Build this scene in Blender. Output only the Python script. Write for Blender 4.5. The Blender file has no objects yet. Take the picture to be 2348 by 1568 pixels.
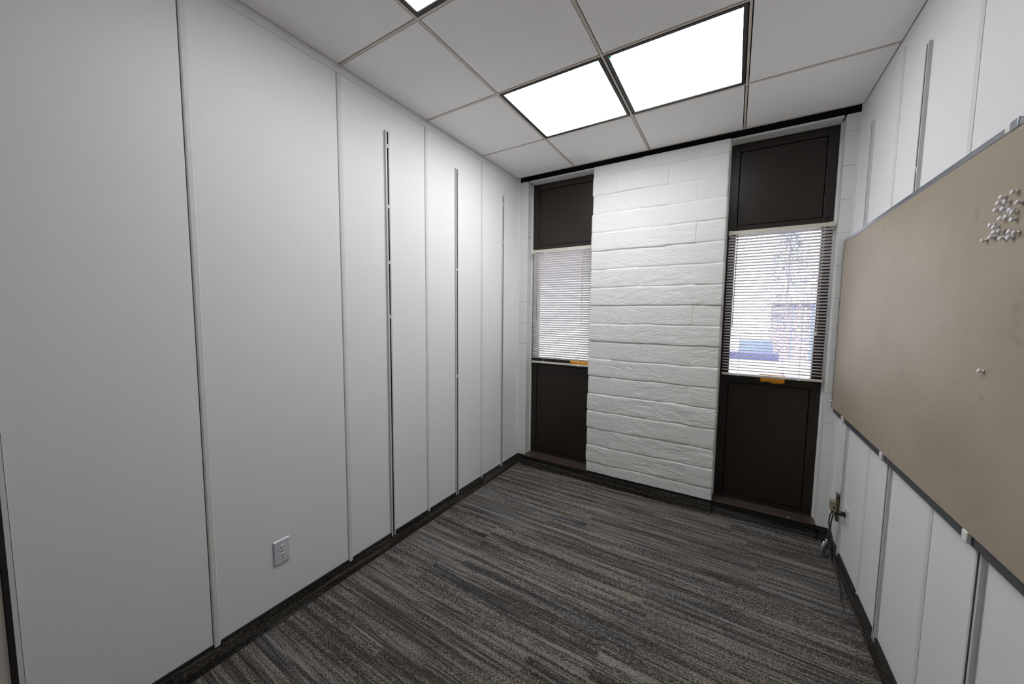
import bpy, bmesh, math, random
from mathutils import Vector, Matrix, noise
random.seed(7)
sc = bpy.context.scene
COL = sc.collection

# ------------------------------------------------------------------ room measures (metres)
W, H = 2.376, 2.733          # room width, ceiling height
YB = -4.0                    # wall behind the camera
T = 0.6096                   # ceiling module
XA = 0.5596                  # first tee
Y3 = -0.6128                 # first cross tee from the window wall
D = 0.6171
YE = -0.056                  # ceiling edge, short of the window wall
HB = 0.09                    # base height
PT = 2.69                    # top of the wall panels

# ------------------------------------------------------------------ helpers
def lin(c):
    f = lambda v: v/12.92 if v <= .04045 else ((v+.055)/1.055)**2.4
    return tuple(f(v/255) for v in c) + (1,)

class MB:
    def __init__(s): s.v = []; s.f = []
    def box(s, x0, x1, y0, y1, z0, z1):
        b = len(s.v)
        x0, x1 = min(x0, x1), max(x0, x1); y0, y1 = min(y0, y1), max(y0, y1); z0, z1 = min(z0, z1), max(z0, z1)
        s.v += [(x, y, z) for z in (z0, z1) for y in (y0, y1) for x in (x0, x1)]
        s.f += [tuple(b+i for i in q) for q in ((0,2,3,1),(4,5,7,6),(0,1,5,4),(2,6,7,3),(0,4,6,2),(1,3,7,5))]
        return s
    def hull(s, lo, hi):                      # two loops of equal length -> closed prism
        b = len(s.v); n = len(lo); s.v += list(lo)+list(hi)
        s.f.append(tuple(b+i for i in reversed(range(n)))); s.f.append(tuple(b+n+i for i in range(n)))
        for i in range(n):
            j = (i+1) % n; s.f.append((b+i, b+j, b+n+j, b+n+i))
        return s
    def tube(s, pts, r, n=10, cap=True):
        pts = [Vector(p) for p in pts]; b = len(s.v); N = None
        rr = r if isinstance(r, (list, tuple)) else [r]*len(pts)
        for i, p in enumerate(pts):
            t = (pts[min(i+1, len(pts)-1)]-pts[max(i-1, 0)]).normalized()
            if N is None:
                N = t.orthogonal().normalized()
            else:
                N = (N - t*N.dot(t)).normalized()
            B = t.cross(N)
            for k in range(n):
                a = 2*math.pi*k/n; s.v.append(tuple(p+(N*math.cos(a)+B*math.sin(a))*rr[i]))
        for i in range(len(pts)-1):
            for k in range(n):
                k2 = (k+1) % n
                s.f.append((b+i*n+k, b+i*n+k2, b+(i+1)*n+k2, b+(i+1)*n+k))
        if cap:
            s.f.append(tuple(b+k for k in reversed(range(n)))); e = b+(len(pts)-1)*n; s.f.append(tuple(e+k for k in range(n)))
        return s
    def build(s, name, m, parent=None, bevel=0, smooth=False, seg=2):
        me = bpy.data.meshes.new(name); me.from_pydata(s.v, [], s.f); me.update()
        bm = bmesh.new(); bm.from_mesh(me); bmesh.ops.recalc_face_normals(bm, faces=bm.faces); bm.to_mesh(me); bm.free()
        me.materials.append(m)
        o = bpy.data.objects.new(name, me); COL.objects.link(o)
        if parent is not None:
            o.parent = parent
        if bevel:
            b = o.modifiers.new('bevel', 'BEVEL'); b.width = bevel; b.segments = seg; b.limit_method = 'ANGLE'; b.angle_limit = math.radians(40)
        if smooth or bevel:
            for p in me.polygons: p.use_smooth = True
            if bevel:
                w = o.modifiers.new('wn', 'WEIGHTED_NORMAL'); w.keep_sharp = True
        return o

def catmull(pts, k=8):
    P = [Vector(p) for p in pts]; P = [2*P[0]-P[1]] + P + [2*P[-1]-P[-2]]; out = []
    for i in range(1, len(P)-2):
        for j in range(k):
            t = j/k; a, b, c, d = P[i-1], P[i], P[i+1], P[i+2]
            out.append(.5*((2*b)+(c-a)*t+(2*a-5*b+4*c-d)*t*t+(3*b-a-3*c+d)*t**3))
    out.append(P[-2]); return out

def empty(name, loc=(0, 0, 0)):
    o = bpy.data.objects.new(name, None); COL.objects.link(o); o.location = loc; o.empty_display_size = .05; return o
def tag(o, label, cat, group=None):
    o['label'] = label; o['category'] = cat
    if group: o['group'] = group
    return o
def struct(o, label=None):
    o['kind'] = 'structure'
    if label: o['label'] = label
    return o
def copy_tree(o, parent=None):
    c = o.copy(); COL.objects.link(c)
    if parent is not None: c.parent = parent
    for ch in list(o.children): copy_tree(ch, c)
    return c

# ------------------------------------------------------------------ materials
def mat(name, col, rough=.5, metal=0, spec=.5, var=0, vscale=(8, 8, 8), bump=0, bscale=(60, 60, 60), detail=3, bdist=.002, coat=0):
    m = bpy.data.materials.new(name); m.use_nodes = True; nt = m.node_tree; N = nt.nodes; L = nt.links
    p = N['Principled BSDF']; p.inputs['Roughness'].default_value = rough; p.inputs['Metallic'].default_value = metal
    p.inputs['Specular IOR Level'].default_value = spec; p.inputs['Coat Weight'].default_value = coat
    c = lin(col); p.inputs['Base Color'].default_value = c
    def noise_at(scale, det):
        g = N.new('ShaderNodeNewGeometry'); mp = N.new('ShaderNodeMapping'); mp.inputs['Scale'].default_value = scale
        L.new(g.outputs['Position'], mp.inputs['Vector']); n = N.new('ShaderNodeTexNoise'); n.inputs['Scale'].default_value = 1; n.inputs['Detail'].default_value = det
        L.new(mp.outputs['Vector'], n.inputs['Vector']); return n
    v = var if var else .03
    n = noise_at(vscale, detail); r = N.new('ShaderNodeMapRange'); r.inputs[1].default_value = .25; r.inputs[2].default_value = .75
    r.inputs[3].default_value = 1-v; r.inputs[4].default_value = 1+v
    L.new(n.outputs['Fac'], r.inputs[0]); mx = N.new('ShaderNodeVectorMath'); mx.operation = 'SCALE'; mx.inputs[0].default_value = c[:3]
    L.new(r.outputs[0], mx.inputs['Scale']); L.new(mx.outputs[0], p.inputs['Base Color'])
    if bump:
        n2 = noise_at(bscale, 4); b = N.new('ShaderNodeBump'); b.inputs['Strength'].default_value = bump; b.inputs['Distance'].default_value = bdist
        L.new(n2.outputs['Fac'], b.inputs['Height']); L.new(b.outputs[0], p.inputs['Normal'])
    return m

M = {}
M['wall'] = mat('white_wall_panel', (237, 237, 238), .55, var=.012, vscale=(1.5, 1.5, 1.5), bump=.05, bscale=(300, 300, 300))
M['wallback'] = mat('wall_backing', (70, 69, 68), .7, var=.02)  # dark tone stands in for shade in the panel seams
M['rear'] = mat('rear_wall', (150, 146, 141), .7, var=.03)  # unseen wall; grey tone set to cut bounce light near the camera
M['trim'] = mat('white_trim', (224, 224, 222), .5, var=.02)
M['block'] = mat('painted_block', (222, 223, 221), .6, var=.02, bump=.4, bscale=(48, 48, 150), bdist=.004)
M['smoothblock'] = mat('painted_smooth_block', (220, 222, 220), .5, var=.02, bump=.12, bscale=(150, 150, 150))
M['mortar'] = mat('painted_mortar', (206, 207, 205), .7)
M['tile'] = mat('ceiling_tile', (251, 249, 249), .9, var=.012, vscale=(3, 3, 3), bump=.1, bscale=(500, 500, 500))
M['tee'] = mat('ceiling_tee', (214, 202, 190), .5, var=.03)
M['black'] = mat('black_gap', (9, 9, 10), .9, spec=.1)
M['bronze'] = mat('dark_bronze', (34, 27, 21), .36, spec=.45, var=.12, vscale=(3, 3, 3), bump=.03, bscale=(120, 120, 120))
M['sill'] = mat('dark_stained_sill', (72, 60, 52), .32, var=.4, vscale=(7, 40, 40), detail=6, bump=.1, bscale=(10, 120, 120))
M['silldark'] = mat('sill_front', (22, 18, 16), .5)
M['blind'] = mat('blind_slat', (226, 224, 226), .45, var=.015)
def slat_mat():
    m = mat('blind_slat', (238, 234, 233), .45, var=.015); nt = m.node_tree; N = nt.nodes; L = nt.links
    t = N.new('ShaderNodeBsdfTranslucent'); t.inputs[0].default_value = (.90, .87, .86, 1); mx = N.new('ShaderNodeMixShader'); mx.inputs[0].default_value = .20
    L.new(N['Principled BSDF'].outputs[0], mx.inputs[1]); L.new(t.outputs[0], mx.inputs[2]); L.new(mx.outputs[0], N['Material Output'].inputs[0]); return m
M['blind'] = slat_mat()
M['headrail'] = mat('blind_headrail', (208, 203, 190), .4, var=.02)
M['cord'] = mat('blind_cord', (190, 180, 172), .7)
M['wand'] = mat('blind_wand', (150, 143, 140), .25)
M['alu'] = mat('aluminium', (165, 168, 176), .38, metal=.85, var=.05)
M['alubot'] = mat('darkened_alu', (104, 106, 112), .5, metal=.6, var=.05)  # darkened aluminium; shade under the board is put into this colour
M['track'] = mat('painted_track', (206, 206, 206), .4, var=.02)
M['slot'] = mat('track_slot_shade', (38, 38, 40), .6)  # dark strip colour stands in for shade inside the track slot
M['clip'] = mat('white_plastic', (235, 235, 235), .35)
M['plate'] = mat('outlet_plate', (208, 212, 220), .3, var=.01)
M['recep'] = mat('receptacle', (225, 226, 230), .25)
M['hole'] = mat('slot_dark', (10, 10, 11), .6)
M['darkframe'] = mat('light_frame', (17, 16, 20), .45)
M['strip'] = mat('olive_metal', (112, 104, 84), .35, metal=.5, var=.12)
M['adapter'] = mat('tan_adapter', (152, 139, 124), .5, var=.05)
M['rubber'] = mat('black_rubber', (26, 25, 26), .5)
M['cable'] = mat('grey_brown_cable', (78, 70, 68), .5, var=.1)
M['chrome'] = mat('chrome', (214, 220, 226), .32, metal=1)
M['orange'] = mat('orange_paper', (255, 176, 52), .6, var=.18, vscale=(14, 60, 60), detail=4)
M['pin'] = mat('pearl_pin', (245, 243, 248), .2, coat=.5)
M['pinmetal'] = mat('pin_point', (150, 150, 150), .3, metal=1)
M['door'] = mat('beige_door', (205, 198, 188), .5, var=.1, vscale=(20, 20, 6))
M['doorframe'] = mat('dark_door_frame', (40, 36, 36), .4)
M['green'] = mat('green_sticker', (10, 190, 110), .5)
M['binding'] = mat('black_binding', (17, 17, 17), .55)

def glass_mat():
    m = bpy.data.materials.new('window_glass'); m.use_nodes = True; nt = m.node_tree; N = nt.nodes; L = nt.links
    N.remove(N['Principled BSDF']); out = N['Material Output']
    t = N.new('ShaderNodeBsdfTransparent'); t.inputs[0].default_value = (.93, .95, .97, 1)
    g = N.new('ShaderNodeBsdfGlossy'); g.inputs['Roughness'].default_value = .02
    fr = N.new('ShaderNodeFresnel'); fr.inputs[0].default_value = 1.45
    mx = N.new('ShaderNodeMixShader'); L.new(fr.outputs[0], mx.inputs[0]); L.new(t.outputs[0], mx.inputs[1]); L.new(g.outputs[0], mx.inputs[2]); L.new(mx.outputs[0], out.inputs[0])
    return m
M['glass'] = glass_mat()

def emit_mat(name, col, s):
    m = bpy.data.materials.new(name); m.use_nodes = True; nt = m.node_tree; N = nt.nodes; L = nt.links
    N.remove(N['Principled BSDF']); e = N.new('ShaderNodeEmission'); e.inputs[1].default_value = s; e.inputs[0].default_value = (*col, 1)
    L.new(e.outputs[0], N['Material Output'].inputs[0]); return m
M['lamp'] = emit_mat('lit_diffuser_bright', (.98, .99, 1.0), 17.0)
M['lampmid'] = emit_mat('lit_diffuser', (.98, .99, 1.0), 5.4)
M['lampdim'] = emit_mat('lit_diffuser_weaker', (.98, .99, 1.0), 6.6)

def carpet_mat(name, dark_k=1.0, base=False):
    m = bpy.data.materials.new(name); m.use_nodes = True; nt = m.node_tree; N = nt.nodes; L = nt.links
    p = N['Principled BSDF']; p.inputs['Roughness'].default_value = .95; p.inputs['Specular IOR Level'].default_value = .15
    g = N.new('ShaderNodeNewGeometry'); sp = N.new('ShaderNodeSeparateXYZ'); L.new(g.outputs['Position'], sp.inputs[0])
    def math_(op, a, b=None, c=None):
        n = N.new('ShaderNodeMath'); n.operation = op
        for i, v in enumerate((a, b, c)):
            if v is None: continue
            if hasattr(v, 'links') or hasattr(v, 'is_linked'): L.new(v, n.inputs[i])
            else: n.inputs[i].default_value = v
        return n.outputs[0]
    if base:   # base strips: run the streaks along the strip and up the wall
        X = math_('ADD', sp.outputs['X'], sp.outputs['Y']); Y = sp.outputs['Z']
    else:
        X = sp.outputs['X']; Y = sp.outputs['Y']
    row = math_('FLOOR', math_('DIVIDE', Y, .25))
    wn = N.new('ShaderNodeTexWhiteNoise'); wn.noise_dimensions = '1D'; L.new(row, wn.inputs['W'])
    col = math_('FLOOR', math_('ADD', X, wn.outputs['Value']))
    cv = N.new('ShaderNodeCombineXYZ'); L.new(row, cv.inputs[0]); L.new(col, cv.inputs[1])
    wn2 = N.new('ShaderNodeTexWhiteNoise'); wn2.noise_dimensions = '2D'; L.new(cv.outputs[0], wn2.inputs['Vector'])
    cell = wn2.outputs['Value']
    def nz(sx, sy, det, off=0.0, rough=.5):
        c = N.new('ShaderNodeCombineXYZ'); L.new(math_('MULTIPLY', X, sx), c.inputs[0]); L.new(math_('MULTIPLY', Y, sy), c.inputs[1])
        L.new(math_('MULTIPLY_ADD', cell, 3.7, off), c.inputs[2])
        n = N.new('ShaderNodeTexNoise'); n.inputs['Scale'].default_value = 1; n.inputs['Detail'].default_value = det; n.inputs['Roughness'].default_value = rough
        L.new(c.outputs[0], n.inputs['Vector']); return n.outputs['Fac']
    def mr(v, a, b, c=0, d=1):
        n = N.new('ShaderNodeMapRange'); n.interpolation_type = 'SMOOTHSTEP'; L.new(v, n.inputs[0])
        for i, q in zip((1, 2, 3, 4), (a, b, c, d)): n.inputs[i].default_value = q
        return n.outputs[0]
    band = nz(1.3, 30, 3, 1.0, .6)          # broad streaks
    line = nz(2.6, 120, 2, 5.0)             # fine lines
    dark = nz(1.0, 44, 2, 21.0)             # dark runs
    speck = nz(130, 270, 4, 9.0, .75)        # pile speckle
    tone = nz(1.1, 11, 2, 13.0)             # brown / blue-grey drift
    def mixc(f, a, b):
        n = N.new('ShaderNodeMix'); n.data_type = 'RGBA'; L.new(f, n.inputs[0])
        for i, v in ((6, a), (7, b)):
            if hasattr(v, 'is_linked'): L.new(v, n.inputs[i])
            else: n.inputs[i].default_value = v
        return n.outputs[2]
    S = lambda *c: tuple(x*dark_k for x in lin(c)[:3])+(1,)
    tf = mr(math_('ADD', tone, math_('MULTIPLY', math_('SUBTRACT', cell, .5), .14)), .44, .72)
    groundc = mixc(tf, S(60, 55, 50), S(53, 53, 57))
    light = mixc(tf, S(149, 142, 134), S(143, 141, 141))
    thr = math_('MULTIPLY_ADD', band, -.40, .70)                # streak decides how much light yarn shows
    dens = mr(math_('SUBTRACT', speck, thr), -.04, .09)
    c1 = mixc(dens, groundc, light)
    c2 = mixc(math_('MULTIPLY', mr(line, .57, .66), .5), c1, S(158, 152, 145))
    c2b = mixc(math_('MULTIPLY', mr(line, .43, .34), .6), c2, S(40, 36, 34))
    c3 = mixc(math_('MULTIPLY', mr(dark, .55, .66), .62), c2b, mixc(tf, S(54, 47, 42), S(47, 48, 53)))
    L.new(c3, p.inputs['Base Color'])
    b = N.new('ShaderNodeBump'); b.inputs['Strength'].default_value = .6; b.inputs['Distance'].default_value = .004
    L.new(math_('ADD', speck, math_('MULTIPLY', line, .5)), b.inputs['Height']); L.new(b.outputs[0], p.inputs['Normal'])
    return m
M['carpet'] = carpet_mat('striped_carpet')
M['carpetbase'] = carpet_mat('carpet_base', .42, True)

def board_mat():
    m = bpy.data.materials.new('tan_tack_fabric'); m.use_nodes = True; nt = m.node_tree; N = nt.nodes; L = nt.links
    p = N['Principled BSDF']; p.inputs['Roughness'].default_value = .55; p.inputs['Specular IOR Level'].default_value = .3
    g = N.new('ShaderNodeNewGeometry')
    def nz(scale, det):
        mp = N.new('ShaderNodeMapping'); mp.inputs['Scale'].default_value = scale; L.new(g.outputs['Position'], mp.inputs[0])
        n = N.new('ShaderNodeTexNoise'); n.inputs['Scale'].default_value = 1; n.inputs['Detail'].default_value = det; L.new(mp.outputs[0], n.inputs[0]); return n.outputs['Fac']
    r = N.new('ShaderNodeValToRGB'); r.color_ramp.elements[0].position = .3; r.color_ramp.elements[1].position = .7
    r.color_ramp.elements[0].color = lin((160, 147, 130)); r.color_ramp.elements[1].color = lin((173, 161, 145)); L.new(nz((1, 2.2, 3.0), 3), r.inputs[0])
    r2 = N.new('ShaderNodeMapRange'); r2.interpolation_type = 'SMOOTHSTEP'; r2.inputs[1].default_value = .655; r2.inputs[2].default_value = .76; r2.inputs[3].default_value = 0; r2.inputs[4].default_value = .28
    L.new(nz((1, 9, 8), 4), r2.inputs[0])
    mx = N.new('ShaderNodeMix'); mx.data_type = 'RGBA'; L.new(r2.outputs[0], mx.inputs[0]); L.new(r.outputs[0], mx.inputs[6]); mx.inputs[7].default_value = lin((96, 86, 74))
    L.new(mx.outputs[2], p.inputs['Base Color'])
    b = N.new('ShaderNodeBump'); b.inputs['Strength'].default_value = .25; b.inputs['Distance'].default_value = .002; L.new(nz((1, 12, 170), 3), b.inputs['Height']); L.new(b.outputs[0], p.inputs['Normal'])
    return m
M['board'] = board_mat()

# ------------------------------------------------------------------ floor and ceiling
struct(MB().box(-.1, W+.1, YB-.1, .1, -.06, 0).build('floor', M['carpet']), 'dark striped plank carpet')

ceil = MB(); tee = MB()
xs = [0, XA, XA+T, XA+2*T, W]; ys = [YE]+[Y3-i*D for i in range(0, 6)]+[YB]
G = .0100           # half of the open reveal at each tee
LIGHTS = [(1, 1), (2, 1), (1, 3)]        # cells (column, row) that hold luminaires
for j in range(len(ys)-1):
    for i in range(4):
        if (i, j) in LIGHTS: continue
        x0 = xs[i]+(.004 if i == 0 else G); x1 = xs[i+1]-(.004 if i == 3 else G)
        y1 = ys[j]-(.013 if j == 0 else G); y0 = ys[j+1]+G
        ceil.box(x0, x1, y0, y1, H, H+.016)
cl = struct(ceil.build('ceiling', M['tile'], bevel=.0012), 'white lay-in ceiling tiles')
for x in xs[1:4]: tee.box(x-.0052, x+.0052, YB, YE, H-.0012, H+.02)
for y in ys[1:-1]: tee.box(.002, W-.002, y-.0052, y+.0052, H-.0009, H+.02)
tee.box(.002, W-.002, YE-.011, YE, H-.001, H+.03)
tee.build('grid_tee', M['tee'], cl)
MB().box(-.05, W+.05, YB-.05, YE, H+.06, H+.10).build('plenum_deck', M['black'], cl)  # painted black so the open reveals between tiles read as shade
struct(MB().box(0, W, 0.0, .12, 2.7125, 2.86).box(0, W, YE+.001, .12, 2.86, 2.9).build('gap_shade', M['black']), 'black fill standing in for the unlit gap between ceiling edge and window wall')  # solid box painted black in place of the unlit void above the wall

# luminaires
def make_light(cx, cy, lamp='lamp'):
    r = empty('ceiling_light', (cx, cy, H))
    a, b = T/2-G, D/2-G; w = .016
    f = MB().box(-a, a, -b, -b+w, -.001, .05).box(-a, a, b-w, b, -.001, .05).box(-a, -a+w, -b+w, b-w, -.001, .05).box(a-w, a, -b+w, b-w, -.001, .05)
    f.build('frame', M['darkframe'], r)
    MB().box(-a+w, a-w, -b+w, b-w, .004, .012).build('diffuser', M[lamp], r)
    return r
def lc(c): return ((xs[c[0]]+xs[c[0]+1])/2, (ys[c[1]]+ys[c[1]+1])/2)
l1 = make_light(*lc(LIGHTS[0])); l2 = make_light(*lc(LIGHTS[1]), 'lampmid'); l3 = make_light(*lc(LIGHTS[2]), 'lampdim')
tag(l1, 'lit square ceiling panel nearer the left wall, of the adjoining pair', 'ceiling light', 'flat square ceiling lights')
tag(l2, 'lit square ceiling panel nearer the right wall, with a green corner dot', 'ceiling light', 'flat square ceiling lights')
tag(l3, 'lit ceiling panel cut off by the top of the photo', 'ceiling light', 'flat square ceiling lights')
gd = MB().tube([(-T/2+.030, D/2*-1+.030, -.0016), (-T/2+.030, -D/2+.030, .004)], .008, 12).build('sticker', M['green'], l2); gd['label'] = 'green corner sticker'

# ------------------------------------------------------------------ side walls of panels and battens
def side_wall(name, x0, sgn, seams, ystart, label, gap, notch_at):
    """x0 wall face, sgn +1 when the room lies towards +x"""
    f = lambda d: x0+sgn*d
    w = MB().box(f(-.12), f(-.006), YB-.1, .3 if False else 0.0, 0, 3.0)
    o = struct(w.build(name, M['wallback']), label)
    edges = [ystart]+seams+[0.0]
    MB().box(f(-.006), f(-.0008), YB, 0, PT+.0016, H+.05).build('top_band', M['wall'], o)
    for i in range(len(edges)-1):
        a, b = edges[i], edges[i+1]
        lo = a+(.024 if i else 0)+.0006; hi = b-(gap if i < len(edges)-2 else .001)
        MB().box(f(-.006), f(0), lo, hi, HB-.002, PT).build('wall_panel', M['wall'], o, bevel=.001)
    for y in seams:
        c = [(f(-.006), y), (f(-.006), y+.024), (f(.001), y+.024), (f(.0035), y+.019), (f(.0035), y+.005), (f(.001), y)]
        MB().hull([(x, yy, .072) for x, yy in c], [(x, yy, PT-.002) for x, yy in c]).build('seam_batten', M['trim'], o)
    return o
seamsL = [-2.484, -1.8643, -1.2503, -.624]
seamsR = [-2.60, -1.945, -1.317, -.6655]
wl = side_wall('wall_left', 0, 1, seamsL, -2.94, 'white panelled wall on the left', .0032, None)
wr = side_wall('wall_right', W, -1, seamsR, YB, 'white panelled wall on the right', .0010, None)
struct(MB().box(-.1, W+.1, YB-.12, YB, 0, 3.0).build('wall_rear', M['rear']), 'wall behind the camera')
# door at the near end of the left wall
dr = empty('door_1', (0, -3.407, 0)); struct(dr, 'pale door with dark frame at the near left')
MB().box(-.006, .004, .4455, .4565, 0, 2.12).box(-.006, .004, -.457, -.445, 0, 2.12).box(-.006, .004, -.457, .457, 2.12, 2.14).build('door_frame', M['doorframe'], dr)
MB().box(-.006, -.001, -.444, .444, .01, 2.118).build('door_leaf', M['door'], dr, bevel=.001)
MB().box(-.006, .002, .4565, .4665, 0, PT).build('door_trim', M['trim'], dr)
MB().box(-.006, 0, -.592, -.458, HB, PT).build('wall_panel', M['wall'], dr)

# slotted shelf tracks
tracksL = [-1.5730, -.9530, -.3290]      # near edge of each channel
tracksR = [-1.6190, -.9580, -.3020]
TW, TD = .028, .011
def track(name_label, x0, sgn, y, ztop, clips, zbot=.066):
    r = empty('shelf_track', (x0, y, zbot)); f = lambda d: sgn*d
    L_ = ztop-zbot; e = .0002
    c = MB().box(f(e), f(.002), 0, TW, 0, L_)
    c.box(f(.002), f(TD), 0, .002, 0, L_).box(f(.002), f(TD), TW-.002, TW, 0, L_)
    c.box(f(TD-.002), f(TD), .002, .0095, 0, L_).box(f(TD-.002), f(TD), TW-.0085, TW-.002, 0, L_)
    c.build('channel', M['track'], r)
    MB().box(f(.0021), f(.0035), .0021, TW-.0021, .001, L_-.001).build('slot_shade', M['slot'], r)
    for z in clips:
        MB().box(f(.004), f(TD+.0012), .0090, .0190, z-zbot-.009, z-zbot-.004).box(f(.004), f(TD+.0012), .0090, .0190, z-zbot+.004, z-zbot+.009).box(f(.004), f(TD+.0012), .0090, .0118, z-zbot-.004, z-zbot+.004).box(f(.004), f(TD+.0012), .0165, .0190, z-zbot-.004, z-zbot+.004).build('clip', M['clip'], r)
    return tag(r, name_label, 'shelf track', 'slotted shelf tracks on the walls')
track('slotted metal shelf track on left wall, nearest the wall outlet', 0, 1, tracksL[0], 2.529, [2.445, 2.10, 1.775, 1.45])
track('slotted metal shelf track on left wall, middle of its three', 0, 1, tracksL[1], 2.525, [1.80, 1.0])
track('slotted metal shelf track on left wall, nearest the window corner', 0, 1, tracksL[2], 2.507, [2.43, 2.107])
track('slotted shelf track on right wall, closest to the camera behind the beige board', W, -1, tracksR[0], 2.53, [])
track('slotted shelf track on right wall, rising above the middle of the beige board', W, -1, tracksR[1], 2.531, [2.06])
track('slotted shelf track on right wall, beside the power outlet and window corner', W, -1, tracksR[2], 2.531, [])

# ------------------------------------------------------------------ window wall
def pier(x0, x1, label, name, inner):
    m = MB().box(x0+.004 if inner < 0 else x0, x1-.004 if inner > 0 else x1, .004, .26, 0, 2.712)
    o = struct(m.build(name, M['mortar']), label)
    z = .172-.2032; b = MB()
    while z < 2.70:
        b.box(x0, x1, 0, .24, max(z+.0008, 0), min(z+.2032-.0008, 2.712)); z += .2032
    b.build('block_course', M['smoothblock'], o, bevel=.0022)
    return o
pier(-.004, .081, 'smooth painted block strip in left corner', 'wall_back_left', 1)
pier(2.311, W+.004, 'smooth painted block strip in right corner', 'wall_back_right', -1)
struct(MB().box(.081, .74, .001, .24, 0, .066).box(1.69, 2.311, .001, .24, 0, .066).box(.74, 1.69, .02, .26, 0, 2.9).box(-.1, W+.1, .125, .26, 2.712, 3.0).box(.081, .74, .165, .24, .066, .10).box(1.69, 2.311, .165, .24, .066, .10).build('wall_back', M['wallback']), 'window wall core')

# rough split block column
def column():
    xl, xr, yf, ybk, zb, zt = .722, 1.703, -.040, .105, .098, 2.698
    z0, ch = .186, .1516
    P, Q = [.917, 1.312], [1.115, 1.515]
    path = []     # (x, y, nx, ny, u)
    step = .0042; rad = .012
    n = 14
    for i in range(n): path.append((xl, ybk+(yf+rad-ybk)*i/n, -1, 0))
    for i in range(5):
        a = math.pi+ (math.pi/2)*i/5; path.append((xl+rad+rad*math.cos(a), yf+rad+rad*math.sin(a), math.cos(a), math.sin(a)))
    nn = int((xr-xl-2*rad)/step)
    for i in range(nn+1): path.append((xl+rad+(xr-xl-2*rad)*i/nn, yf, 0, -1))
    for i in range(1, 6):
        a = 1.5*math.pi+(math.pi/2)*i/5; path.append((xr-rad+rad*math.cos(a), yf+rad+rad*math.sin(a), math.cos(a), math.sin(a)))
    for i in range(1, n+1): path.append((xr, yf+rad+(ybk-yf-rad)*i/n, 1, 0))
    nz = int((zt-zb)/.0042); verts = []; faces = []
    rnd = random.Random(3); offs = {}
    for k in range(nz+1):
        z = zb+(zt-zb)*k/nz
        for (x, y, nx, ny) in path:
            wob = .006*noise.noise((x*5, z*3, 4.4))
            ci = math.floor((z+wob-z0)/ch); dz = (z+wob-z0)-ci*ch; dz = min(dz, ch-dz)
            J = P if ci % 2 else Q
            dx = min(abs(x+.004*noise.noise((z*9, x*2, 8.1))-j) for j in J)
            bi = sum(x > j for j in J); key = (ci, bi)
            if key not in offs: offs[key] = (rnd.uniform(-.0048, .0048), rnd.uniform(.5, 1.1), rnd.uniform(-.35, .35), rnd.uniform(0, 50))
            o0, amp, sl, sd = offs[key]
            up = max(0, min(1, (z-1.6)/.9)); amp *= (1-.62*up)
            # split face relief: flat faces broken by fine diagonal cracks
            q = (x*9+sd, (z+sl*x)*26, y*9+sd)
            rel = noise.fractal(q, .7, 2.1, 3)*.0022
            ms = max(0, noise.noise((x*6+sd, z*16, 2.2))+.22)
            w1 = noise.noise((x*14+sd, (z+sl*x)*75, y*14)); w2 = noise.noise((x*30+sd, (z-sl*x)*130, y*30))
            rid = (1-abs(w1))**7*.0026*ms+(1-abs(w2))**6*.0014*ms
            fine = noise.noise((x*75, (z+sl*x)*170, y*75))*.0012*(.35+ms)
            d = o0 + amp*(rel-rid*1.7+fine)
            jn = max(0, 1-dz/.0075)
            d -= .0085*jn*jn*(1-.45*up)
            d += .0022*(1-max(0, 1-dz/.026)**2)*(1-.5*up)
            d -= .0040*max(0, 1-dx/.0046)*(1 if abs(ny) > .5 else 0)*(.35+.8*up)
            if y > .06: d *= max(0, (ybk-y)/.045)
            verts.append((x+nx*d, y+ny*d, z))
    n = len(path)
    for k in range(nz):
        for i in range(n-1):
            faces.append((k*n+i, k*n+i+1, (k+1)*n+i+1, (k+1)*n+i))
    for kk, rev in ((0, 1), (nz, 0)):
        loop = [kk*n+i for i in range(n)]
        faces.append(tuple(loop if not rev else loop[::-1]))
    faces.append(tuple([k*n for k in range(nz+1)][::-1]+[k*n+n-1 for k in range(nz+1)]))
    m = MB(); m.v = verts; m.f = faces
    o = m.build('column', M['block'], smooth=True)
    return struct(o, 'white painted split block column between the windows')
column()

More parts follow.
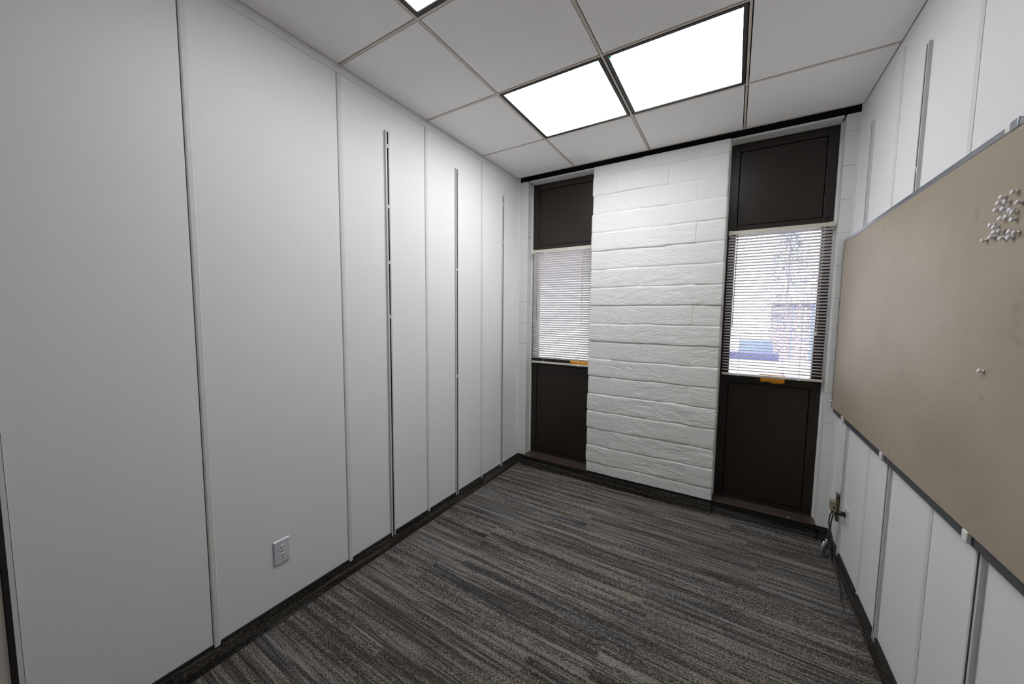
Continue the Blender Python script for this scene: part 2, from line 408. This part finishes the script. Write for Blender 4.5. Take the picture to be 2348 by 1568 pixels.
# openings: white stops, bronze frames, panels, glass, sills
def window(n, x0, x1, ysill, label):
    r = struct(empty('window_%d' % n, ((x0+x1)/2, .1, .1)), label)
    cx = (x0+x1)/2; ox = lambda x: x-cx; oz = lambda z: z-.1; oy = lambda y: y-.1
    def B(m, a, b, c, d, e, f): return m.box(ox(a), ox(b), oy(c), oy(d), oz(e), oz(f))
    s = .010
    t = MB(); B(t, x0, x0+s, .082, .125, .1, 2.712); B(t, x1-s, x1, .082, .125, .1, 2.712); B(t, x0+s, x1-s, .002, .125, 2.700, 2.7122)
    t.build('white_stop', M['trim'], r)
    a, b = x0+s, x1-s; st = .055; y0, y1 = .096, .150
    f = MB()
    B(f, a, a+st, y0, y1, .101, 2.700); B(f, b-st, b, y0, y1, .101, 2.700)
    for z0, z1 in ((.101, .125), (.985, 1.055), (2.062, 2.125), (2.645, 2.700)): B(f, a+st, b-st, y0, y1, z0, z1)
    f.build('frame', M['bronze'], r, bevel=.002)
    p = MB(); B(p, a+st+.004, b-st-.004, y0+.006, y1, 2.129, 2.641); p.build('upper_panel', M['bronze'], r, bevel=.002)
    p = MB(); B(p, a+st+.004, b-st-.004, y0+.006, y1, .129, .981); p.build('lower_panel', M['bronze'], r, bevel=.002)
    bk = MB(); B(bk, a, b, y1, y1+.012, 2.09, 2.70); B(bk, a, b, y1, y1+.012, .1, 1.02); bk.build('panel_backing', M['black'], r)
    g = MB(); B(g, a+st-.003, b-st+.003, .128, .133, 1.052, 2.065); g.build('glass', M['glass'], r)
    sl = MB(); B(sl, x0+.001, x1-.001, ysill, .096, .067, .100); sl = sl.build('sill', M['sill'], r, bevel=.003)
    fr = MB(); B(fr, x0+.001, x1-.001, ysill-.0012, ysill, .068, .0965); fr.build('sill_edge', M['silldark'], r)
    be = MB(); B(be, a, b, .088, .096, .1005, .1085); be.build('glazing_bead', M['bronze'], r, bevel=.002)
    return r, (ox, oy, oz)
w1, fw1 = window(1, .081, .745, -.046, 'left window, dark panels above and below')
w2, fw2 = window(2, 1.700, 2.311, -.022, 'right window, dark panels above and below')
for xx, zz_ in ((1.738, 2.112), (2.268, 2.128)):
    MB().tube([(fw2[0](xx), fw2[1](.0962), fw2[2](zz_)), (fw2[0](xx), fw2[1](.086), fw2[2](zz_))], [.008, .006], 12).box(fw2[0](xx)-.003, fw2[0](xx)+.003, fw2[1](.082), fw2[1](.09), fw2[2](zz_-.012), fw2[2](zz_+.012)).build('latch', M['rubber'], w2)
MB().tube([(fw2[0](2.165), fw2[1](-.012), fw2[2](.1)), (fw2[0](2.165), fw2[1](-.012), fw2[2](.105))], [.006, .004], 12).build('screw', M['chrome'], w2)

# ------------------------------------------------------------------ baseboards (carpet base with a black top binding)
def base_side(name, x0, sgn, notches, ystart, label):
    f = lambda d: x0+sgn*d; m = MB(); b = MB(); th = .0095
    m.box(f(0), f(th), ystart, -.0005, 0, .062)
    pts = [ystart]+[q for a, c in sorted(notches) for q in (a, c)]+[-.0005]
    for i in range(0, len(pts), 2):
        m.box(f(.0002), f(th), pts[i], pts[i+1], .062, .083); b.box(f(.0002), f(th+.0008), pts[i], pts[i+1], .083, .0895)
    m.box(f(th), f(th+.006), ystart, -.0005, 0, .008)
    o = struct(m.build(name, M['carpetbase'], bevel=.001), label); b.build('top_binding', M['binding'], o)
nL = [(y-.002, y+.026) for y in seamsL]+[(y-.002, y+TW+.002) for y in tracksL]
nR = [(y-.002, y+.026) for y in seamsR]+[(y-.002, y+TW+.002) for y in tracksR]
base_side('baseboard_left', 0, 1, nL, -2.94, 'dark carpet base along left wall')
base_side('baseboard_right', W, -1, nR, YB, 'dark carpet base along right wall')
bb = MB(); bt = MB()
for xa, xb, yf, yb_ in ((.011, .081, -.010, -.0005), (.081, .7195, -.045, .001), (.7195, 1.7005, -.050, .02), (1.7005, 2.311, -.021, .001), (2.311, W-.011, -.010, -.0005)):
    top = .0665 if yb_ == .001 else .088
    bb.box(xa, xb, yf, yb_, 0, top-.005); bt.box(xa, xb, yf-.0008, yb_, top-.005, top)
    bb.box(xa, xb, yf-.012, yf, 0, .006)
bo = struct(bb.build('baseboard_back', M['carpetbase']), 'dark carpet base under the windows'); bt.build('top_binding', M['binding'], bo)
struct(MB().box(W-.009, W, -.009, -.0002, .09, PT).build('trim_2', M['trim'], bevel=.002), 'white corner moulding at the right corner')
struct(MB().box(0, .006, -.006, -.0002, .09, PT).build('trim_3', M['trim'], bevel=.002), 'white corner moulding at the left corner')

# ------------------------------------------------------------------ blinds
def blind(x0, x1, tilt, zbot, label, wandx, cordx, wandlen, cordlen, ladders):
    cx = (x0+x1)/2; y = .046
    r = empty('window_blind', (cx, y, zbot)); o = lambda x: x-cx; Z = lambda z: z-zbot
    ztop = 2.079
    MB().box(o(x0+.012), o(x1-.012), -.013, .013, Z(2.054), Z(ztop)).build('headrail', M['headrail'], r, bevel=.002)
    for s in (x0, x1-.024):
        MB().box(o(s), o(s+.024), -.0155, .016, Z(2.051), Z(ztop+.003)).build('bracket', M['headrail'], r, bevel=.002)
    m = MB(); pitch = .0208; n = int((2.045-zbot-.022)/pitch); hw = .0125; a0 = math.radians(tilt)
    for k in range(n):
        zc = 2.040-k*pitch; b = len(m.v); ns = 5; a = a0+math.radians(random.uniform(-1.2, 1.2)); dx = random.uniform(-.0012, .0012)
        for xx in (x0+.004+dx, x1-.004+dx):
            for side in (0, 1):
                for i in range(ns):
                    t = -1+2*i/(ns-1); crown = .0016*(1-t*t)-side*.0003
                    yy = t*hw*math.cos(a)+crown*math.sin(a); zz = -t*hw*math.sin(a)+crown*math.cos(a)
                    m.v.append((o(xx), yy, Z(zc)+zz))
        q = 2*ns
        for i in range(ns-1):
            m.f.append((b+i, b+i+1, b+q+i+1, b+q+i)); m.f.append((b+ns+i, b+q+ns+i, b+q+ns+i+1, b+ns+i+1))
        for i in (0, ns-1): m.f.append((b+i, b+q+i, b+q+ns+i, b+ns+i))
        for e in (b, b+q):
            for i in range(ns-1): m.f.append((e+i, e+ns+i, e+ns+i+1, e+i+1))
    m.build('slats', M['blind'], r)
    MB().box(o(x0+.004), o(x1-.004), -.011, .011, 0, .016).build('bottom_rail', M['headrail'], r, bevel=.003)
    for lx in ladders:
        MB().tube([(o(lx), -.0128, Z(2.055)), (o(lx), -.0128, .012)], .0013, 6).build('ladder_cord', M['clip'], r)
        MB().tube([(o(lx), -.0145, .006), (o(lx), -.0105, .006)], .007, 12).build('rail_button', M['clip'], r)
    MB().tube([(o(wandx), -.017, Z(2.058)), (o(wandx), -.019, Z(2.03)), (o(wandx)-.004, -.019, Z(2.058-wandlen))], .0034, 6).build('wand', M['wand'], r)
    c = MB().tube([(o(cordx), -.0165, Z(2.056)), (o(cordx)-.003, -.0175, Z(2.056-cordlen))], .0011, 6)
    c.tube([(o(cordx)+.004, -.0165, Z(2.056)), (o(cordx)-.001, -.0175, Z(2.056-cordlen))], .0011, 6)
    co = c.build('lift_cord', M['cord'], r)
    z = Z(2.056-cordlen); MB().tube([(o(cordx)-.002, -.0175, z+.004), (o(cordx)-.002, -.0175, z-.004), (o(cordx)-.002, -.0175, z-.022)], [.002, .0055, .0072], 12).build('tassel', M['headrail'], co)
    return tag(r, label, 'blind', 'horizontal mini blinds')
blind(.118, .736, 46, 1.008, 'half-closed white mini blind in the narrow left window', .176, .622, .645, .62, [.246, .600])
blind(1.719, 2.299, 22, 1.044, 'open white mini blind in the right window, outdoors showing through', 1.775, 2.247, .66, .68, [1.826, 2.172])

# ------------------------------------------------------------------ orange papers
def paper(x0, x1, z0, z1, y, label):
    m = MB(); n = 12; pts = []
    for i in range(n+1):
        t = i/n; x = x0+(x1-x0)*t
        for j in range(5):
            s = j/4; pts.append((x+.012*(1-s)*(1 if t < .5 else -.1)*(1 if j < 2 else .4), y-.008*(1-s)+.003*math.sin(s*9+t*3), z0+(z1-z0)*s+.004*math.sin(t*7)*(1-s)))
    for i in range(n):
        for j in range(4): m.f.append((i*5+j, (i+1)*5+j, (i+1)*5+j+1, i*5+j+1))
    m.v = pts
    o = m.build('paper_notice', M['orange'], smooth=True); so = o.modifiers.new('thick', 'SOLIDIFY'); so.thickness = .0006
    return tag(o, label, 'paper', 'orange paper notices')
paper(1.955, 2.103, 1.006, 1.062, .088, 'folded orange paper hanging below the right blind')
paper(.50, .716, 1.016, 1.062, .085, 'orange paper tucked behind the bottom of the left blind')

# ------------------------------------------------------------------ tack board on the right wall
bx0, bx1 = W-.0125, W-.034; by0, by1, bz0, bz1 = -2.44, -.012, .897, 1.952
tb = empty('tack_board', (W-.012, (by0+by1)/2, bz0))
oy = lambda y: y-(by0+by1)/2; oz = lambda z: z-bz0; ox = lambda x: x-(W-.012)
MB().box(ox(bx0), ox(bx1), oy(by0+.004), oy(by1-.004), oz(bz0+.004), oz(bz1-.016)).build('tack_surface', M['board'], tb, bevel=.002)
def brk(y0, y1, z0, z1, nm, m, x1=bx1): return MB().box(ox(bx0), ox(x1), oy(y0), oy(y1), oz(z0), oz(z1)).build(nm, m, tb, bevel=.001)
brk(by0, -.395, bz1-.016, bz1+.001, 'top_rail', M['alu'], bx1-.0015); brk(-.392, by1, bz1-.016, bz1+.001, 'top_rail', M['alu'], bx1-.0015)
brk(by1-.004, by1, bz0, bz1-.016, 'side_rail', M['alubot'], bx1-.0015)
brk(by0, by1, bz0-.030, bz0+.0035, 'bottom_rail', M['alubot'], bx1+.009)
for y in (tracksR[0]+.026, tracksR[1]+.026, tracksR[2]+.018):
    MB().box(ox(bx1+.009), ox(bx1-.003), oy(y-.013), oy(y+.013), oz(bz0-.026), oz(bz0+.005)).build('mounting_clip', M['clip'], tb, bevel=.003)
MB().box(ox(bx0), ox(bx1-.004), oy(-1.63), oy(-1.598), oz(bz1-.017), oz(bz1+.006)).build('mounting_clip', M['alu'], tb, bevel=.003)
MB().box(ox(bx0), ox(bx1-.003), oy(-1.597), oy(-1.575), oz(bz1-.015), oz(bz1+.003)).build('mounting_clip', M['clip'], tb, bevel=.003)
MB().tube([(ox(bx1-.001), oy(-.014), oz(.938)), (ox(bx1-.006), oy(-.014), oz(.938))], .006, 12).build('mounting_clip', M['clip'], tb)
tag(tb, 'long beige tack board with aluminium edging on the right wall', 'tack board')

# push pins
def pin_mesh():
    b = MB(); prof = [(.000, .0040), (.0012, .0048), (.0024, .0044), (.0036, .0028), (.0052, .0030), (.0064, .0050), (.0084, .0060), (.0104, .0054), (.0116, .0030)]
    b.tube([(-d, 0, 0) for d, _ in prof], [q for _, q in prof], 14); return b
def make_pin():
    r = empty('push_pin'); pin_mesh().build('grip', M['pin'], r, smooth=True)
    MB().tube([(.0002, 0, 0), (.006, 0, 0)], [.0006, .0003], 6).build('point', M['pinmetal'], r); return r
pins = [(-1.640,1.777),(-1.614,1.761),(-1.583,1.764),(-1.576,1.748),(-1.605,1.744),(-1.601,1.724),(-1.620,1.720),(-1.646,1.727),(-1.646,1.711),(-1.560,1.715),(-1.578,1.705),(-1.579,1.693),(-1.603,1.692),(-1.534,1.682),(-1.566,1.682),(-1.610,1.674),(-1.641,1.681),(-1.642,1.669),(-1.663,1.677),(-1.660,1.745),(-1.633,1.735),(-1.594,1.776)]
proto = make_pin(); first = True
for y, z in pins+[(-1.583, 1.336)]:
    p = proto if first else copy_tree(proto); first = False
    p.location = (bx1-.0002, y-.012, z)
    p.rotation_euler = (0, random.uniform(-.22, .22), random.uniform(-.22, .22))
    lone = z < 1.5
    tag(p, 'single pearl push pin alone low on the beige board' if lone else 'pearl push pin in the cluster high on the beige board', 'push pin', None if lone else 'push pin cluster on the beige board')

# ------------------------------------------------------------------ outlets
def outlet(loc, sgn, w, h, label, n):
    r = empty('wall_outlet', loc); f = lambda d: sgn*d
    MB().hull([(f(.0002), -w/2, -h/2), (f(.0002), w/2, -h/2), (f(.0002), w/2, h/2), (f(.0002), -w/2, h/2)], [(f(.007), -w/2+.006, -h/2+.006), (f(.007), w/2-.006, -h/2+.006), (f(.007), w/2-.006, h/2-.006), (f(.007), -w/2+.006, h/2-.006)]).build('cover_plate', M['plate'], r, bevel=.0015)
    for s in ((1, -1) if n == 2 else (-1,)):
        zc = s*.0195; m = MB(); ring = [(.0165*math.cos(t*math.pi/12), max(-.0135, min(.0135, .0165*math.sin(t*math.pi/12)))) for t in range(24)]
        q = m.hull([(f(.006), a, zc+b) for a, b in ring], [(f(.0088), a*.96, zc+b*.96) for a, b in ring]).build('receptacle', M['recep'], r)
        d = MB()
        for yy in (-.0063, .0063): d.box(f(.0086), f(.0091), yy-.0012, yy+.0012, zc+.0005, zc+.009)
        d.tube([(f(.0086), 0, zc-.0065), (f(.0091), 0, zc-.0065)], .0026, 10); d.build('slots', M['hole'], q)
    MB().tube([(f(.0068), 0, 0), (f(.0082), 0, 0)], .003, 10).build('screw', M['alu'], r)
    return tag(r, label, 'outlet', 'duplex wall outlets')
outlet((0, -2.2115, .340), 1, .076, .120, 'white duplex outlet low on the left wall', 2)
outlet((W, -.392, .350), -1, .078, .112, 'white outlet low on the right wall, black plug in it', 1)

# ------------------------------------------------------------------ power box, adapter, cords at the right corner
ps = empty('power_box', (W, -.250, .262))
MB().box(-.022, -.0003, -.016, .016, 0, .158).build('body', M['strip'], ps, bevel=.002)
MB().box(-.0224, -.0215, -.006, .010, .128, .14).build('knockout', M['hole'], ps); MB().box(-.014, -.004, -.0165, -.0155, .136, .150).build('knockout', M['hole'], ps)
MB().box(-.025, -.0003, -.018, .018, .158, .164).build('cap', M['strip'], ps, bevel=.001)
tag(ps, 'upright olive metal power box on the right wall by the corner', 'power box')
ad = empty('power_adapter', (W-.0355, -.250, .324))
MB().box(-.0140, .0132, -.022, .022, 0, .056).build('body', M['adapter'], ad, bevel=.002); MB().box(-.004, .008, -.0226, -.0216, .020, .027).build('socket', M['hole'], ad)
MB().tube([(0, 0, .0005), (-.002, 0, -.020)], [.009, .005], 10).build('strain_relief', M['rubber'], ad, smooth=True)
MB().tube(catmull([(-.001, 0, -.014), (-.010, .001, -.040), (-.012, .002, -.085), (-.006, .002, -.122), (.004, 0, -.158), (.011, -.006, -.195), (.018, -.02, -.245), (.020, -.05, -.306), (.018, -.11, -.3198), (.006, -.22, -.3198), (-.006, -.30, -.3198), (-.018, -.40, -.3198), (-.016, -.47, -.3198)]), .0038, 10).build('cord', M['cable'], ad, smooth=True)
ox_, oy_, oz_ = .0265, -.142, .046
sh = lambda P: [(x+ox_, y+oy_, z+oz_) for x, y, z in P]
MB().tube(sh([(0, .010, -.005), (-.02, .010, -.006), (-.025, .016, -.008), (-.026, .05, -.024), (-.026, .085, -.042)]), [.013, .013, .010, .008, .006], 12).build('plug', M['rubber'], ad, smooth=True)
MB().tube(catmull(sh([(-.026, .08, -.040), (-.027, .112, -.060), (-.028, .132, -.095), (-.030, .142, -.135), (-.027, .150, -.185), (-.021, .160, -.225), (-.017, .168, -.285), (-.015, .160, -.345), (-.015, .12, -.3695), (-.015, .0, -.3698), (-.014, -.16, -.3698)])), .0040, 10).build('plug_cord', M['cable'], ad, smooth=True)
tag(ad, 'small tan adapter by the olive power box, its cord plugged into the wall outlet', 'adapter')
vc = empty('connector_lead', (W-.036, -.215, .20))
MB().tube(catmull([(0, .004, .012), (.001, .002, -.02), (-.002, .006, -.055), (-.005, .014, -.092)]), .0036, 10).build('cord', M['cable'], vc, smooth=True)
MB().tube(catmull([(.0015, .001, -.02), (-.008, -.004, -.055), (-.021, -.009, -.097)]), .0030, 10).build('cord', M['cable'], vc, smooth=True)
for a, b in (((-.005, .014, -.090), (-.013, .018, -.186)), ((-.021, -.009, -.095), (-.033, -.013, -.190))):
    a, b = Vector(a), Vector(b); L_ = b-a
    MB().tube([a, a+L_*.12, a+L_*.16, a+L_*.94, b], [.0042, .0050, .0086, .0090, .0060], 14).build('connector', M['chrome'], vc, smooth=True)
tag(vc, 'pair of shiny metal connectors on a short lead at the carpet edge', 'connector')

# ------------------------------------------------------------------ outdoors
M['gravel'] = mat('pale_gravel', (150, 144, 142), .9, var=.45, vscale=(9, 9, 9), detail=5)
M['bluewall'] = mat('pale_blue_siding', (118, 134, 178), .8, var=.06, vscale=(.4, .4, 6))
M['palewall'] = mat('pale_render', (190, 184, 182), .8, var=.05)
M['whitewall'] = mat('white_render', (240, 240, 240), .8, var=.04)
M['slatewall'] = mat('slate_blue_render', (74, 84, 118), .8, var=.06, vscale=(.4, .4, 3))
M['hedge'] = mat('clipped_hedge', (78, 80, 116), .9, var=.5, vscale=(14, 14, 14), detail=5)
M['needles'] = mat('conifer_needles', (98, 110, 130), .8, var=.3, vscale=(3, 3, 3))
M['bark'] = mat('bark', (150, 144, 150), .9, var=.3, vscale=(20, 20, 5))
def brick_mat():
    m = mat('pale_brick', (225, 205, 198), .9); nt = m.node_tree; N = nt.nodes; L = nt.links
    g = N.new('ShaderNodeNewGeometry'); mp = N.new('ShaderNodeMapping'); mp.inputs['Rotation'].default_value = (math.radians(90), 0, 0)
    b = N.new('ShaderNodeTexBrick'); b.inputs['Scale'].default_value = 1; b.inputs['Brick Width'].default_value = .42; b.inputs['Row Height'].default_value = .19; b.inputs['Mortar Size'].default_value = .03
    b.inputs['Color1'].default_value = lin((165, 146, 146)); b.inputs['Color2'].default_value = lin((132, 118, 130)); b.inputs['Mortar'].default_value = lin((245, 240, 236))
    L.new(g.outputs['Position'], mp.inputs[0]); L.new(mp.outputs[0], b.inputs[0]); L.new(b.outputs['Color'], N['Principled BSDF'].inputs['Base Color']); return m
M['brick'] = brick_mat()
struct(MB().box(-30, 30, .4, 45, -.75, -.45).build('ground', M['gravel']), 'pale ground outside')
GZ = -.45
def building(name, x0, x1, y0, y1, z1, mw, mr_, label, wins=()):
    r = empty(name, ((x0+x1)/2, (y0+y1)/2, GZ)); w2_, d2 = (x1-x0)/2, (y1-y0)/2
    MB().box(-w2_, w2_, -d2, d2, 0, z1-GZ).build('walls', mw, r)
    MB().box(-w2_-.2, w2_+.2, -d2-.2, d2+.2, z1-GZ, z1-GZ+.18).build('roof', mr_, r)
    for a, b, c, d in wins:
        MB().box(a-(x0+x1)/2, b-(x0+x1)/2, -d2-.03, -d2+.02, c-GZ, d-GZ).build('window', M['bluewall'], r)
    return tag(r, label, 'building')
lw = empty('garden_wall', (2.45, 18.2, GZ))
MB().box(-.95, -.38, -.1, .1, 0, .74).build('white_section', M['whitewall'], lw); MB().box(-.379, .98, -.1, .1, 0, .76).build('blue_section', M['bluewall'], lw)
tag(lw, 'low bluish wall beyond the hedge, seen through the right blind', 'wall')
building('brick_house', 3.62, 9.5, 17, 23, 2.05, M['brick'], M['palewall'], 'pale brick house at the right edge of the right window', ((3.95, 4.0, GZ, 2.0), (4.62, 4.72, GZ, 2.0)))
building('house', -9.5, -5.1, 9.5, 15, 5.5, M['slatewall'], M['palewall'], 'blue-grey building seen through the left blind')
building('shed', -4.66, -2.6, 9.3, 12, 4.5, M['whitewall'], M['palewall'], 'bright white building seen at the right of the left blind')
hd = MB().box(1.2, 3.5, 16.0, 16.5, GZ, -.12).build('hedge', M['hedge'], bevel=.05); tag(hd, 'low purplish hedge in front of the low bluish wall', 'hedge')
def conifer(x, y, h, rad, label, seed):
    rn = random.Random(seed); r = empty('conifer_tree', (x, y, GZ))
    MB().tube([(0, 0, 0), (0, 0, h)], [.045, .012], 10).build('trunk', M['bark'], r)
    m = MB()
    for k in range(4200):
        t = .30+.70*rn.random()**.8; z = h*t; R = rad*(1.06-t)*(.25+.85*rn.random())+.02; a = rn.uniform(0, 6.283)
        if math.sin(a*5+z*9) < -.35: continue
        c = Vector((R*math.cos(a), R*math.sin(a), z-.30*R)); d = Vector((math.cos(a+rn.uniform(-.7, .7)), math.sin(a+rn.uniform(-.7, .7)), rn.uniform(-.8, .3))).normalized(); s = Vector((-math.sin(a), math.cos(a), 0))
        ln, wd = rn.uniform(.07, .20), rn.uniform(.006, .016)
        b = len(m.v); m.v += [tuple(c-s*wd), tuple(c+s*wd), tuple(c+d*ln), tuple(c+Vector((0, 0, wd)))]
        m.f += [(b, b+1, b+2), (b, b+3, b+2), (b+1, b+2, b+3), (b, b+1, b+3)]
    m.build('foliage', M['needles'], r)
    return tag(r, label, 'tree')
conifer(2.98, 9.2, 4.6, 1.35, 'feathery conifer outside the right window', 5)

# ------------------------------------------------------------------ light and camera
w = bpy.data.worlds.new('sky'); sc.world = w; w.use_nodes = True
bg = w.node_tree.nodes['Background']; bg.inputs[0].default_value = (.88, .92, 1.0, 1); bg.inputs[1].default_value = 5.4
sun = bpy.data.objects.new('sun', bpy.data.lights.new('sun', 'SUN')); COL.objects.link(sun)
sun.data.energy = 4; sun.data.angle = .02; sun.data.color = (1, .95, .9)
sun.rotation_euler = Vector((.25, .75, -.95)).to_track_quat('-Z', 'Y').to_euler(); sun.location = (0, -3, 8)

cam = bpy.data.cameras.new('camera'); co = bpy.data.objects.new('camera', cam); COL.objects.link(co)
cam.sensor_fit = 'HORIZONTAL'; cam.sensor_width = 36; cam.lens = 825.6425*36/2348; cam.clip_start = .02
rt = Vector((.85164623, .5240282, .00965135)); up = Vector((-.04855605, .06055083, .9969834)); fw = Vector((-.52186302, .84954579, -.07701263))
R = Matrix((rt, up, -fw)).transposed().to_4x4(); R.translation = Vector((1.7807, -3.0321, 1.4733)); co.matrix_world = R
sc.camera = co
sc.view_settings.view_transform = 'Standard'; sc.view_settings.look = 'None'; sc.view_settings.gamma = 1; sc.view_settings.exposure = 0.06
sc.view_settings.use_curve_mapping = False
sc.cycles.use_denoising = True; sc.cycles.max_bounces = 12; sc.cycles.diffuse_bounces = 8; sc.cycles.sample_clamp_indirect = 8
